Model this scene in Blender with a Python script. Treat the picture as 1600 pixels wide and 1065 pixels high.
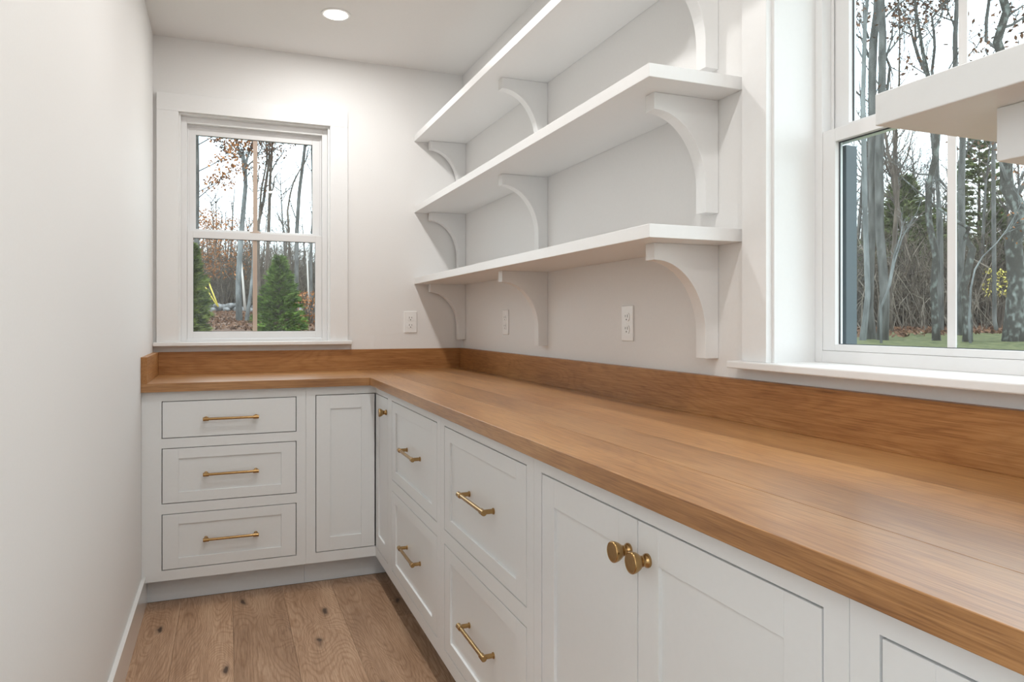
import bpy, math, random
from mathutils import Vector, Matrix

# ------------------------------------------------------------------ clear, camera, world, exposure
for o in list(bpy.data.objects):
    bpy.data.objects.remove(o)
SC = bpy.context.scene
COL = SC.collection
CX, CY, CZ, YAW, FPX, PY = .3193, -3.7596, 1.163, math.radians(21.6405), 1124.6, 502.39
cam_data = bpy.data.cameras.new('camera')
cam = bpy.data.objects.new('camera', cam_data)
COL.objects.link(cam)
cam.location = (CX, CY, CZ)
cam.rotation_euler = (math.radians(90), 0, -YAW)
cam_data.sensor_fit = 'HORIZONTAL'
cam_data.sensor_width = 36
cam_data.lens = 36 * FPX / 1600
cam_data.shift_y = -(532.5 - PY) / 1600
cam_data.clip_start = .02
cam_data.clip_end = 300
SC.camera = cam

SKY = 3.8
LAMP = 7.0
w = bpy.data.worlds.new('overcast_sky')
SC.world = w
w.use_nodes = True
nt = w.node_tree
bg = nt.nodes['Background']
tc = nt.nodes.new('ShaderNodeTexCoord')
ns = nt.nodes.new('ShaderNodeTexNoise')
ns.inputs['Scale'].default_value = 2.5
ns.inputs['Detail'].default_value = 5
rp = nt.nodes.new('ShaderNodeValToRGB')
rp.color_ramp.elements[0].position = .35
rp.color_ramp.elements[0].color = (.74, .87, 1, 1)
rp.color_ramp.elements[1].position = .65
rp.color_ramp.elements[1].color = (1, 1, 1, 1)
nt.links.new(tc.outputs['Generated'], ns.inputs['Vector'])
nt.links.new(ns.outputs['Fac'], rp.inputs['Fac'])
nt.links.new(rp.outputs['Color'], bg.inputs['Color'])
bg.inputs['Strength'].default_value = SKY

vs = SC.view_settings
SC.display_settings.display_device = 'sRGB'
vs.view_transform = 'Standard'
vs.look = 'None'
vs.exposure = .05
vs.gamma = 1
vs.use_curve_mapping = False

# ------------------------------------------------------------------ materials
def mat_base(name):
    m = bpy.data.materials.new(name)
    m.use_nodes = True
    return m, m.node_tree, m.node_tree.nodes['Principled BSDF']

def paint(name, col, rough=.5, var=.015, bump=.02, scale=90, spec=.5):
    m, t, b = mat_base(name)
    c = t.nodes.new('ShaderNodeTexCoord')
    n = t.nodes.new('ShaderNodeTexNoise')
    n.inputs['Scale'].default_value = scale
    n.inputs['Detail'].default_value = 3
    r = t.nodes.new('ShaderNodeValToRGB')
    r.color_ramp.elements[0].position = .3
    r.color_ramp.elements[1].position = .7
    r.color_ramp.elements[0].color = tuple(x * (1 - var) for x in col) + (1,)
    r.color_ramp.elements[1].color = tuple(min(1, x * (1 + var)) for x in col) + (1,)
    t.links.new(c.outputs['Object'], n.inputs['Vector'])
    t.links.new(n.outputs['Fac'], r.inputs['Fac'])
    t.links.new(r.outputs['Color'], b.inputs['Base Color'])
    b.inputs['Roughness'].default_value = rough
    b.inputs['Specular IOR Level'].default_value = spec
    if bump:
        bp = t.nodes.new('ShaderNodeBump')
        bp.inputs['Strength'].default_value = bump
        bp.inputs['Distance'].default_value = .002
        t.links.new(n.outputs['Fac'], bp.inputs['Height'])
        t.links.new(bp.outputs['Normal'], b.inputs['Normal'])
    return m

def oak(name, dark, mid, light, axis, rough, ring=1.0, knot=.0, tint=.12, spec=.5, coat=0, fig=0):
    """axis: grain direction 0=x 1=y"""
    m, t, b = mat_base(name)
    N, L = t.nodes.new, t.links.new
    tc = N('ShaderNodeTexCoord')
    oi = N('ShaderNodeObjectInfo')
    mul = N('ShaderNodeVectorMath'); mul.operation = 'MULTIPLY'
    cmb = N('ShaderNodeCombineXYZ')
    for k in range(3):
        L(oi.outputs['Random'], cmb.inputs[k])
    mul.inputs[1].default_value = (17.3, 41.7, 29.1)
    L(cmb.outputs[0], mul.inputs[0])
    add = N('ShaderNodeVectorMath'); add.operation = 'ADD'
    L(tc.outputs['Object'], add.inputs[0]); L(mul.outputs[0], add.inputs[1])
    def mapped(along, across):
        mp = N('ShaderNodeMapping')
        s = [across] * 3
        s[axis] = along
        mp.inputs['Scale'].default_value = s
        L(add.outputs[0], mp.inputs['Vector'])
        return mp.outputs['Vector']
    # cathedral figure: contour lines of a stretched noise
    n1 = N('ShaderNodeTexNoise'); n1.inputs['Scale'].default_value = 1
    n1.inputs['Detail'].default_value = 1.5; n1.inputs['Roughness'].default_value = .4
    L(mapped(1.1, 6.5), n1.inputs['Vector'])
    mm = N('ShaderNodeMath'); mm.operation = 'MULTIPLY'; mm.inputs[1].default_value = 26 * ring
    if knot:
        vo = N('ShaderNodeTexVoronoi'); vo.inputs['Scale'].default_value = 1; vo.voronoi_dimensions = '2D'
        nd = N('ShaderNodeTexNoise'); nd.inputs['Scale'].default_value = 9
        L(add.outputs[0], nd.inputs['Vector'])
        va = N('ShaderNodeVectorMath'); va.operation = 'MULTIPLY_ADD'
        va.inputs[1].default_value = (.16, .16, .16)
        L(nd.outputs['Color'], va.inputs[0]); L(mapped(1.5, 4.1), va.inputs[2])
        L(va.outputs[0], vo.inputs['Vector'])
        bend = N('ShaderNodeMapRange'); bend.interpolation_type = 'SMOOTHSTEP'
        bend.inputs['From Min'].default_value = .45; bend.inputs['From Max'].default_value = .0
        bend.inputs['To Max'].default_value = .22
        L(vo.outputs['Distance'], bend.inputs['Value'])
        kb = N('ShaderNodeMath'); kb.operation = 'ADD'
        L(n1.outputs['Fac'], kb.inputs[0]); L(bend.outputs['Result'], kb.inputs[1])
        L(kb.outputs[0], mm.inputs[0])
    else:
        L(n1.outputs['Fac'], mm.inputs[0])
    n1b = N('ShaderNodeTexNoise'); n1b.inputs['Scale'].default_value = 1; n1b.inputs['Detail'].default_value = 3
    L(mapped(12, 40), n1b.inputs['Vector'])
    ad = N('ShaderNodeMath'); ad.operation = 'ADD'
    L(mm.outputs[0], ad.inputs[0]); L(n1b.outputs['Fac'], ad.inputs[1])
    fr = N('ShaderNodeMath'); fr.operation = 'PINGPONG'; fr.inputs[1].default_value = .5
    L(ad.outputs[0], fr.inputs[0])
    r1 = N('ShaderNodeValToRGB')
    r1.color_ramp.elements[0].position = .0; r1.color_ramp.elements[0].color = (0, 0, 0, 1)
    r1.color_ramp.elements[1].position = .28; r1.color_ramp.elements[1].color = (1, 1, 1, 1)
    L(fr.outputs[0], r1.inputs['Fac'])
    # fine pores
    n2 = N('ShaderNodeTexNoise'); n2.inputs['Scale'].default_value = 1
    n2.inputs['Detail'].default_value = 4; n2.inputs['Roughness'].default_value = .6
    L(mapped(7, 330), n2.inputs['Vector'])
    # broad tone
    n3 = N('ShaderNodeTexNoise'); n3.inputs['Scale'].default_value = 1; n3.inputs['Detail'].default_value = 3
    L(mapped(1.6, 9), n3.inputs['Vector'])
    r3 = N('ShaderNodeValToRGB')
    e = r3.color_ramp.elements
    e[0].position = .36; e[0].color = dark + (1,)
    e[1].position = .64; e[1].color = light + (1,)
    x = e.new(.5); x.color = mid + (1,)
    av = N('ShaderNodeMath'); av.operation = 'MULTIPLY_ADD'
    av.inputs[1].default_value = .5; L(n3.outputs['Fac'], av.inputs[0])
    sc2 = N('ShaderNodeMath'); sc2.operation = 'MULTIPLY'; sc2.inputs[1].default_value = .5
    L(n2.outputs['Fac'], sc2.inputs[0]); L(sc2.outputs[0], av.inputs[2])
    L(av.outputs[0], r3.inputs['Fac'])
    # ring darkening
    mx = N('ShaderNodeMix'); mx.data_type = 'RGBA'; mx.blend_type = 'MULTIPLY'
    inv = N('ShaderNodeMath'); inv.operation = 'SUBTRACT'; inv.inputs[0].default_value = 1
    L(r1.outputs['Color'], inv.inputs[1])
    sc = N('ShaderNodeMath'); sc.operation = 'MULTIPLY'; sc.inputs[1].default_value = .26 + fig
    L(inv.outputs[0], sc.inputs[0])
    L(sc.outputs[0], mx.inputs[0])
    L(r3.outputs['Color'], mx.inputs[6]); mx.inputs[7].default_value = (.55, .42, .3, 1)
    n4 = N('ShaderNodeTexNoise'); n4.inputs['Scale'].default_value = 1; n4.inputs['Detail'].default_value = 2
    L(mapped(16, 480), n4.inputs['Vector'])
    r4 = N('ShaderNodeMapRange'); r4.inputs['From Min'].default_value = .54; r4.inputs['From Max'].default_value = .68
    r4.inputs['To Max'].default_value = .5
    L(n4.outputs['Fac'], r4.inputs['Value'])
    mp4 = N('ShaderNodeMix'); mp4.data_type = 'RGBA'; mp4.blend_type = 'MULTIPLY'
    L(r4.outputs['Result'], mp4.inputs[0]); L(mx.outputs[2], mp4.inputs[6]); mp4.inputs[7].default_value = (.55, .45, .36, 1)
    out = mp4.outputs[2]
    if knot:
        rk = N('ShaderNodeValToRGB')
        e = rk.color_ramp.elements
        e[0].position = .02; e[0].color = (knot, knot, knot, 1)
        e[1].position = .085; e[1].color = (0, 0, 0, 1)
        x = e.new(.042); x.color = (knot * .35, knot * .35, knot * .35, 1)
        L(vo.outputs['Distance'], rk.inputs['Fac'])
        mk = N('ShaderNodeMix'); mk.data_type = 'RGBA'
        L(rk.outputs['Color'], mk.inputs[0]); L(out, mk.inputs[6]); mk.inputs[7].default_value = (.075, .042, .026, 1)
        out = mk.outputs[2]
    hs = N('ShaderNodeHueSaturation')
    rv = N('ShaderNodeMath'); rv.operation = 'MULTIPLY_ADD'
    rv.inputs[1].default_value = 2 * tint; rv.inputs[2].default_value = 1 - tint
    L(oi.outputs['Random'], rv.inputs[0]); L(rv.outputs[0], hs.inputs['Value'])
    L(out, hs.inputs['Color'])
    L(hs.outputs['Color'], b.inputs['Base Color'])
    b.inputs['Roughness'].default_value = rough
    b.inputs['Specular IOR Level'].default_value = spec
    b.inputs['Coat Weight'].default_value = coat
    b.inputs['Coat Roughness'].default_value = .3
    bp = N('ShaderNodeBump'); bp.inputs['Strength'].default_value = .08; bp.inputs['Distance'].default_value = .002
    L(n2.outputs['Fac'], bp.inputs['Height']); L(bp.outputs['Normal'], b.inputs['Normal'])
    return m

def metal(name, col, rough):
    m, t, b = mat_base(name)
    n = t.nodes.new('ShaderNodeTexNoise'); n.inputs['Scale'].default_value = 160
    tc = t.nodes.new('ShaderNodeTexCoord'); t.links.new(tc.outputs['Object'], n.inputs['Vector'])
    r = t.nodes.new('ShaderNodeMapRange')
    r.inputs['To Min'].default_value = rough * .8; r.inputs['To Max'].default_value = rough * 1.25
    t.links.new(n.outputs['Fac'], r.inputs['Value']); t.links.new(r.outputs['Result'], b.inputs['Roughness'])
    b.inputs['Base Color'].default_value = col + (1,)
    b.inputs['Metallic'].default_value = 1
    return m

def glass(name):
    m = bpy.data.materials.new(name); m.use_nodes = True
    t = m.node_tree
    for n in list(t.nodes): t.nodes.remove(n)
    N, L = t.nodes.new, t.links.new
    o = N('ShaderNodeOutputMaterial'); mix = N('ShaderNodeMixShader')
    tr = N('ShaderNodeBsdfTransparent'); tr.inputs['Color'].default_value = (.93, .97, .965, 1)
    gl = N('ShaderNodeBsdfGlossy'); gl.inputs['Roughness'].default_value = .0
    ge = N('ShaderNodeNewGeometry')
    dt = N('ShaderNodeVectorMath'); dt.operation = 'DOT_PRODUCT'
    L(ge.outputs['Incoming'], dt.inputs[0]); L(ge.outputs['Normal'], dt.inputs[1])
    ab = N('ShaderNodeMath'); ab.operation = 'ABSOLUTE'; L(dt.outputs['Value'], ab.inputs[0])
    om = N('ShaderNodeMath'); om.operation = 'SUBTRACT'; om.inputs[0].default_value = 1; L(ab.outputs[0], om.inputs[1])
    pw = N('ShaderNodeMath'); pw.operation = 'POWER'; pw.inputs[1].default_value = 5; L(om.outputs[0], pw.inputs[0])
    fr = N('ShaderNodeMath'); fr.operation = 'MULTIPLY_ADD'; fr.inputs[1].default_value = .955; fr.inputs[2].default_value = .045
    L(pw.outputs[0], fr.inputs[0])
    L(fr.outputs[0], mix.inputs[0]); L(tr.outputs[0], mix.inputs[1]); L(gl.outputs[0], mix.inputs[2])
    L(mix.outputs[0], o.inputs['Surface'])
    return m

def two_tone(name, a, b_, scale, rough=.9, lo=.4, hi=.6, stretch=(1, 1, 1), bump=.0, rnd=.0):
    m, t, b = mat_base(name)
    N, L = t.nodes.new, t.links.new
    tc = N('ShaderNodeTexCoord'); mp = N('ShaderNodeMapping'); mp.inputs['Scale'].default_value = stretch
    n = N('ShaderNodeTexNoise'); n.inputs['Scale'].default_value = scale; n.inputs['Detail'].default_value = 5
    r = N('ShaderNodeValToRGB')
    r.color_ramp.elements[0].position = lo; r.color_ramp.elements[0].color = a + (1,)
    r.color_ramp.elements[1].position = hi; r.color_ramp.elements[1].color = b_ + (1,)
    L(tc.outputs['Object'], mp.inputs['Vector']); L(mp.outputs[0], n.inputs['Vector'])
    L(n.outputs['Fac'], r.inputs['Fac']); L(r.outputs['Color'], b.inputs['Base Color'])
    b.inputs['Roughness'].default_value = rough
    b.inputs['Specular IOR Level'].default_value = .2
    if bump:
        bp = N('ShaderNodeBump'); bp.inputs['Strength'].default_value = bump; bp.inputs['Distance'].default_value = .02
        L(n.outputs['Fac'], bp.inputs['Height']); L(bp.outputs['Normal'], b.inputs['Normal'])
    return m

def emitter(name, col, s):
    m, t, b = mat_base(name)
    b.inputs['Emission Color'].default_value = col + (1,)
    b.inputs['Emission Strength'].default_value = s
    b.inputs['Base Color'].default_value = (.9, .9, .9, 1)
    return m

M = dict(
    wall=paint('wall_paint', (.82, .812, .80), .65, .008, .05, 160, .3),
    ceil=paint('ceiling_paint', (.83, .82, .805), .75, .008, .05, 160, .2),
    base=paint('baseboard_paint', (.80, .80, .79), .05, .004, .0, 90, .9),
    trim=paint('trim_paint', (.83, .83, .825), .3, .006, .0),
    cab=paint('cabinet_paint', (.845, .865, .87), .38, .006, .0),
    kick=paint('toe_kick_paint', (.80, .84, .87), .35, .01, .0),
    inside=paint('interior_gap_shade', (.03, .028, .026), .8),  # near-black colour paints in the shade seen through door and drawer gaps
    shelf=paint('shelf_paint', (.83, .83, .825), .35, .006, .0),
    vinyl=paint('window_vinyl', (.80, .80, .80), .3, .004, .0),
    bar_tan=paint('tan_grille', (.55, .44, .36), .5, .01, .0),
    slate=paint('slate_track', (.05, .075, .09), .5),
    rubber=paint('glazing_gasket', (.05, .055, .06), .5),
    plate=paint('outlet_plastic', (.90, .90, .89), .3, .004, .0),
    slot=paint('outlet_slot', (.06, .055, .05), .6),
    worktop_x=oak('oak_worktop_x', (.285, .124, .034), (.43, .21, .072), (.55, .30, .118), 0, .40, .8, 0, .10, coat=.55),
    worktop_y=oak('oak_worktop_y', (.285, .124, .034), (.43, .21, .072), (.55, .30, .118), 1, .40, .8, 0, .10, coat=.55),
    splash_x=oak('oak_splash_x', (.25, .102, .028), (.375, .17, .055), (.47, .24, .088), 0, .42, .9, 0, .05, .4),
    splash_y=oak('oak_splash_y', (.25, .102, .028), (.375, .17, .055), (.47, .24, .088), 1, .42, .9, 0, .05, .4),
    floor=oak('oak_floor', (.33, .195, .115), (.47, .30, .19), (.60, .41, .275), 1, .42, 1.35, 1.0, .08, .35, fig=.22),
    brass=metal('aged_brass', (.43, .275, .12), .24),
    glass=glass('window_glass'),
    can=emitter('lamp_lens', (1, .95, .86), 12),
    bark=two_tone('grey_bark', (.055, .055, .052), (.15, .15, .145), 9, .95, .35, .65, (1, 1, .25), .6),
    bark_pale=two_tone('pale_bark', (.09, .095, .095), (.21, .225, .225), 7, .95, .35, .65, (1, 1, .3), .4),
    bark_lichen=two_tone('lichen_bark', (.055, .053, .048), (.22, .245, .23), 13, .95, .50, .72, (1, 1, .6), .5),
    bark_brown=two_tone('brown_bark', (.055, .045, .038), (.14, .115, .095), 10, .95, .35, .65, (1, 1, .2), .6),
    twig=two_tone('twig', (.06, .053, .047), (.14, .12, .105), 3, .95),
    brush=two_tone('brushwood', (.04, .033, .026), (.14, .115, .09), 2.2, .95, .42, .58),
    brush_lite=two_tone('pale_brushwood', (.10, .085, .07), (.22, .19, .155), 2.2, .95, .42, .58),
    orange=two_tone('russet_leaf', (.20, .075, .025), (.38, .16, .05), 5, .8),
    brownleaf=two_tone('dry_leaf', (.08, .04, .025), (.18, .095, .055), 6, .85),
    spruce=two_tone('spruce_needle', (.03, .068, .01), (.13, .21, .04), 7, .8),
    spruce2=two_tone('bluish_needle', (.035, .062, .012), (.16, .20, .045), 5, .8),
    hemlock=two_tone('hemlock_needle', (.05, .075, .025), (.16, .195, .075), 3, .85),
    yellowleaf=two_tone('yellow_leaf', (.35, .30, .06), (.5, .45, .12), 6, .8),
    lawn=two_tone('lawn_turf', (.05, .062, .022), (.115, .12, .052), 9, .95, bump=.5),
    litter=two_tone('leaf_litter', (.06, .032, .021), (.16, .095, .062), 5, .95, bump=.8),
    stone=two_tone('field_stone', (.10, .10, .10), (.26, .26, .26), 6, .9),
    white_pipe=paint('whitish_wood', (.42, .39, .36), .7),
    yellow_pipe=paint('yellow_plastic', (.50, .40, .05), .4),
    ext=paint('exterior_board', (.6, .6, .6), .8),
)

# ------------------------------------------------------------------ mesh helpers
class MB:
    def __init__(s): s.v, s.f, s.m = [], [], []
    def box(s, x0, x1, y0, y1, z0, z1):
        x0, x1 = min(x0, x1), max(x0, x1); y0, y1 = min(y0, y1), max(y0, y1); z0, z1 = min(z0, z1), max(z0, z1)
        n = len(s.v)
        s.v += [(x0, y0, z0), (x1, y0, z0), (x1, y1, z0), (x0, y1, z0), (x0, y0, z1), (x1, y0, z1), (x1, y1, z1), (x0, y1, z1)]
        s.f += [tuple(n + i for i in q) for q in ((0, 3, 2, 1), (4, 5, 6, 7), (0, 1, 5, 4), (1, 2, 6, 5), (2, 3, 7, 6), (3, 0, 4, 7))]
        return s
    def prism(s, prof, fn, a, b):
        """prof: list of 2D points; fn(p,q,t)->xyz; extruded from a to b"""
        n = len(s.v); k = len(prof)
        s.v += [fn(p[0], p[1], a) for p in prof] + [fn(p[0], p[1], b) for p in prof]
        s.f.append(tuple(n + i for i in range(k))); s.f.append(tuple(n + k + i for i in reversed(range(k))))
        for i in range(k):
            j = (i + 1) % k
            s.f.append((n + i, n + k + i, n + k + j, n + j))
        return s
    def tube(s, pts, rad, sides=8, cap=True):
        n0 = len(s.v)
        pts = [Vector(p) for p in pts]
        up = Vector((.37, .21, .9)).normalized()
        for i, p in enumerate(pts):
            d = (pts[min(i + 1, len(pts) - 1)] - pts[max(i - 1, 0)])
            if d.length < 1e-9: d = Vector((0, 0, 1))
            d.normalize()
            u = d.cross(up)
            if u.length < .05: u = d.cross(Vector((1, 0, 0)))
            u.normalize(); q = d.cross(u)
            r = rad[i]
            for k in range(sides):
                a = 2 * math.pi * k / sides
                s.v.append(tuple(p + u * (r * math.cos(a)) + q * (r * math.sin(a))))
        for i in range(len(pts) - 1):
            for k in range(sides):
                a = n0 + i * sides + k; b = n0 + i * sides + (k + 1) % sides
                s.f.append((a, b, b + sides, a + sides))
        if cap:
            s.f.append(tuple(n0 + k for k in reversed(range(sides))))
            e = n0 + (len(pts) - 1) * sides
            s.f.append(tuple(e + k for k in range(sides)))
        return s
    def lathe(s, prof, fn, sides=24):
        """prof: (height, radius); fn(h, a, b)->xyz with a,b the radial offsets"""
        n0 = len(s.v)
        for h, r in prof:
            for k in range(sides):
                t = 2 * math.pi * k / sides
                s.v.append(fn(h, r * math.cos(t), r * math.sin(t)))
        for i in range(len(prof) - 1):
            for k in range(sides):
                a = n0 + i * sides + k; b = n0 + i * sides + (k + 1) % sides
                s.f.append((a, b, b + sides, a + sides))
        s.f.append(tuple(n0 + k for k in reversed(range(sides))))
        e = n0 + (len(prof) - 1) * sides
        s.f.append(tuple(e + k for k in range(sides)))
        return s
    def quad(s, a, b, c, d):
        n = len(s.v); s.v += [tuple(a), tuple(b), tuple(c), tuple(d)]; s.f.append((n, n + 1, n + 2, n + 3)); return s
    def tri(s, a, b, c):
        n = len(s.v); s.v += [tuple(a), tuple(b), tuple(c)]; s.f.append((n, n + 1, n + 2)); return s

def base_of(parent):
    t = Vector((0, 0, 0))
    while parent is not None:
        t += parent.location; parent = parent.parent
    return t

def build(name, mb, mat, parent=None, bevel=0, smooth=False, recalc=True, loc=None):
    me = bpy.data.meshes.new(name)
    off = base_of(parent)
    o_loc = Vector(loc) if loc is not None else off
    if mb.v:
        ox, oy, oz = o_loc
        me.from_pydata([(x - ox, y - oy, z - oz) for x, y, z in mb.v], [], mb.f)
    if recalc:
        import bmesh
        bm = bmesh.new(); bm.from_mesh(me); bmesh.ops.recalc_face_normals(bm, faces=bm.faces); bm.to_mesh(me); bm.free()
    me.materials.append(M[mat])
    o = bpy.data.objects.new(name, me)
    COL.objects.link(o)
    o.parent = parent
    o.location = o_loc - off
    if smooth:
        for p in me.polygons: p.use_smooth = True
    if bevel:
        b = o.modifiers.new('bevel', 'BEVEL'); b.width = bevel; b.segments = 2; b.limit_method = 'ANGLE'; b.angle_limit = math.radians(40)
        b.harden_normals = False
    return o

def thing(name, label, cat, loc, group=None):
    o = bpy.data.objects.new(name, None); COL.objects.link(o)
    o.empty_display_size = .1
    o.location = loc; o['label'] = label; o['category'] = cat
    if group: o['group'] = group
    return o

def tag(o, label, cat, group=None):
    o['label'] = label; o['category'] = cat
    if group: o['group'] = group
    return o

def struct(o):
    o['kind'] = 'structure'; return o

# ------------------------------------------------------------------ room shell
W, H = 1.5215, 2.5092
NEAR = -4.45
B = lambda *a: MB().box(*a)
# floor: slab with wide oak planks as pieces
floor = struct(build('floor', B(-.12, W + .2, NEAR - .12, .16, -.12, -.016), 'inside'))
random.seed(5)
edges = [0.0, .144, .343, .546, .750, .952, 1.0165]
for i in range(len(edges) - 1):
    x0, x1 = edges[i], edges[i + 1]
    joints = {0: [-3.0], 1: [-2.2], 2: [-1.75, -3.9], 3: [-2.6], 4: [-2.0, -4.1], 5: [-.95, -3.0]}[i]
    ys = [-.436] + joints + [NEAR]
    for a, b in zip(ys[:-1], ys[1:]):
        build('plank', B(x0 + .0003, x1 - .0003, b + .0003, a - .0003, -.016, 0), 'floor', floor, .0006, loc=((x0 + x1) / 2, (a + b) / 2, -.016))
struct(build('ceiling', B(-.12, W + .2, NEAR - .12, .16, H, H + .12), 'ceil'))
# added doorway behind and left of the camera, unseen, letting in fill daylight
DY0, DY1 = -4.40, -3.72
struct(build('wall_left', B(-.12, 0, DY1, 0, 0, H).box(-.12, 0, NEAR, DY0, 0, H).box(-.12, 0, DY0, DY1, 2.1, H), 'wall'))
struct(build('wall_near', B(-.12, W + .2, NEAR - .12, NEAR, 0, H), 'wall'))
T = .16
wb = MB()
ox0, ox1, oz0, oz1 = .112, .806, 1.048, 2.155
wb.box(-.12, ox0, 0, T, 0, H).box(ox1, W + .2, 0, T, 0, H).box(ox0, ox1, 0, T, 0, oz0).box(ox0, ox1, 0, T, oz1, H)
struct(build('wall_back', wb, 'wall'))
wr = MB()
ry0, ry1 = -3.101, -2.403
TR = 1.74
wr.box(W, TR, ry1, 0, 0, H).box(W, TR, NEAR, ry0, 0, H).box(W, TR, ry0, ry1, 0, oz0).box(W, TR, ry0, ry1, oz1, H)
struct(build('wall_right', wr, 'wall'))
struct(build('baseboard_left', B(0, .015, DY1, -.436, 0, .127), 'base', None, .002))

# window_1 (far wall)
def window_far():
    e = bpy.data.objects.new('window_1', None); COL.objects.link(e); e.location = (.459, 0, 1.048); struct(e)
    build('casing', B(.015, .109, -.02, 0, 1.066, 2.157), 'trim', e, .0012)
    build('casing', B(.809, .898, -.02, 0, 1.066, 2.157), 'trim', e, .0012)
    build('casing', B(.015, .898, -.0205, 0, 2.157, 2.239), 'trim', e, .0012)
    build('stool', B(0.001, .917, -.045, .07, 1.048, 1.066), 'trim', e, .003)
    j = MB()
    j.box(.112, .1175, 0, .075, 1.066, 2.155).box(.8005, .806, 0, .075, 1.066, 2.155).box(.1175, .8005, 0, .075, 2.149, 2.155)
    build('jamb', j, 'trim', e)
    f = MB()
    f.box(.1175, .143, .032, .12, 1.066, 2.149).box(.775, .8005, .032, .12, 1.066, 2.149)
    f.box(.143, .775, .032, .12, 2.118, 2.149).box(.143, .775, .032, .12, 1.066, 1.080)
    f.box(.143, .150, .062, .066, 1.60, 2.118).box(.768, .775, .062, .066, 1.60, 2.118).box(.150, .768, .062, .066, 2.110, 2.118)
    build('window_frame', f, 'vinyl', e, .0012)
    # lower sash, in front
    x0, x1 = .1435, .7745
    s = MB().box(x0, .170, .036, .058, 1.081, 1.603).box(.742, x1, .036, .058, 1.081, 1.603)
    s.box(.170, .742, .036, .058, 1.081, 1.115).box(.170, .742, .036, .058, 1.568, 1.603)
    ls = build('lower_sash', s, 'vinyl', e, .0012)
    build('glass_pane', B(.170, .742, .046, .049, 1.115, 1.568), 'glass', ls)
    g = MB().box(.170, .742, .043, .046, 1.5655, 1.568).box(.170, .1715, .043, .046, 1.115, 1.568).box(.7405, .742, .043, .046, 1.115, 1.568).box(.17, .742, .043, .046, 1.115, 1.1165)
    build('gasket', g, 'rubber', ls)
    m = build('muntin', B(.441, .4615, .0425, .0458, 1.1165, 1.5655), 'bar_tan', ls); m['label'] = 'tan vertical grille bar'
    k = MB().box(.428, .478, .037, .056, 1.603, 1.609).box(.440, .470, .044, .054, 1.609, 1.616)
    k = build('sash_lock', k, 'bar_tan', ls, .001); k['label'] = 'tan sash lock'
    # upper sash, behind
    s = MB().box(x0, .181, .068, .092, 1.575, 2.117).box(.731, x1, .068, .092, 1.575, 2.117)
    s.box(.181, .731, .068, .092, 2.073, 2.117).box(.181, .731, .068, .092, 1.575, 1.615)
    us = build('upper_sash', s, 'vinyl', e, .0012)
    build('glass_pane', B(.181, .731, .078, .081, 1.615, 2.073), 'glass', us)
    g = MB().box(.181, .731, .075, .078, 2.0705, 2.073).box(.181, .1825, .075, .078, 1.615, 2.073).box(.7295, .731, .075, .078, 1.615, 2.073)
    build('gasket', g, 'rubber', us)
    m = build('muntin', B(.443, .464, .0745, .0778, 1.615, 2.0705), 'bar_tan', us); m['label'] = 'tan vertical grille bar'
window_far()

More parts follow.
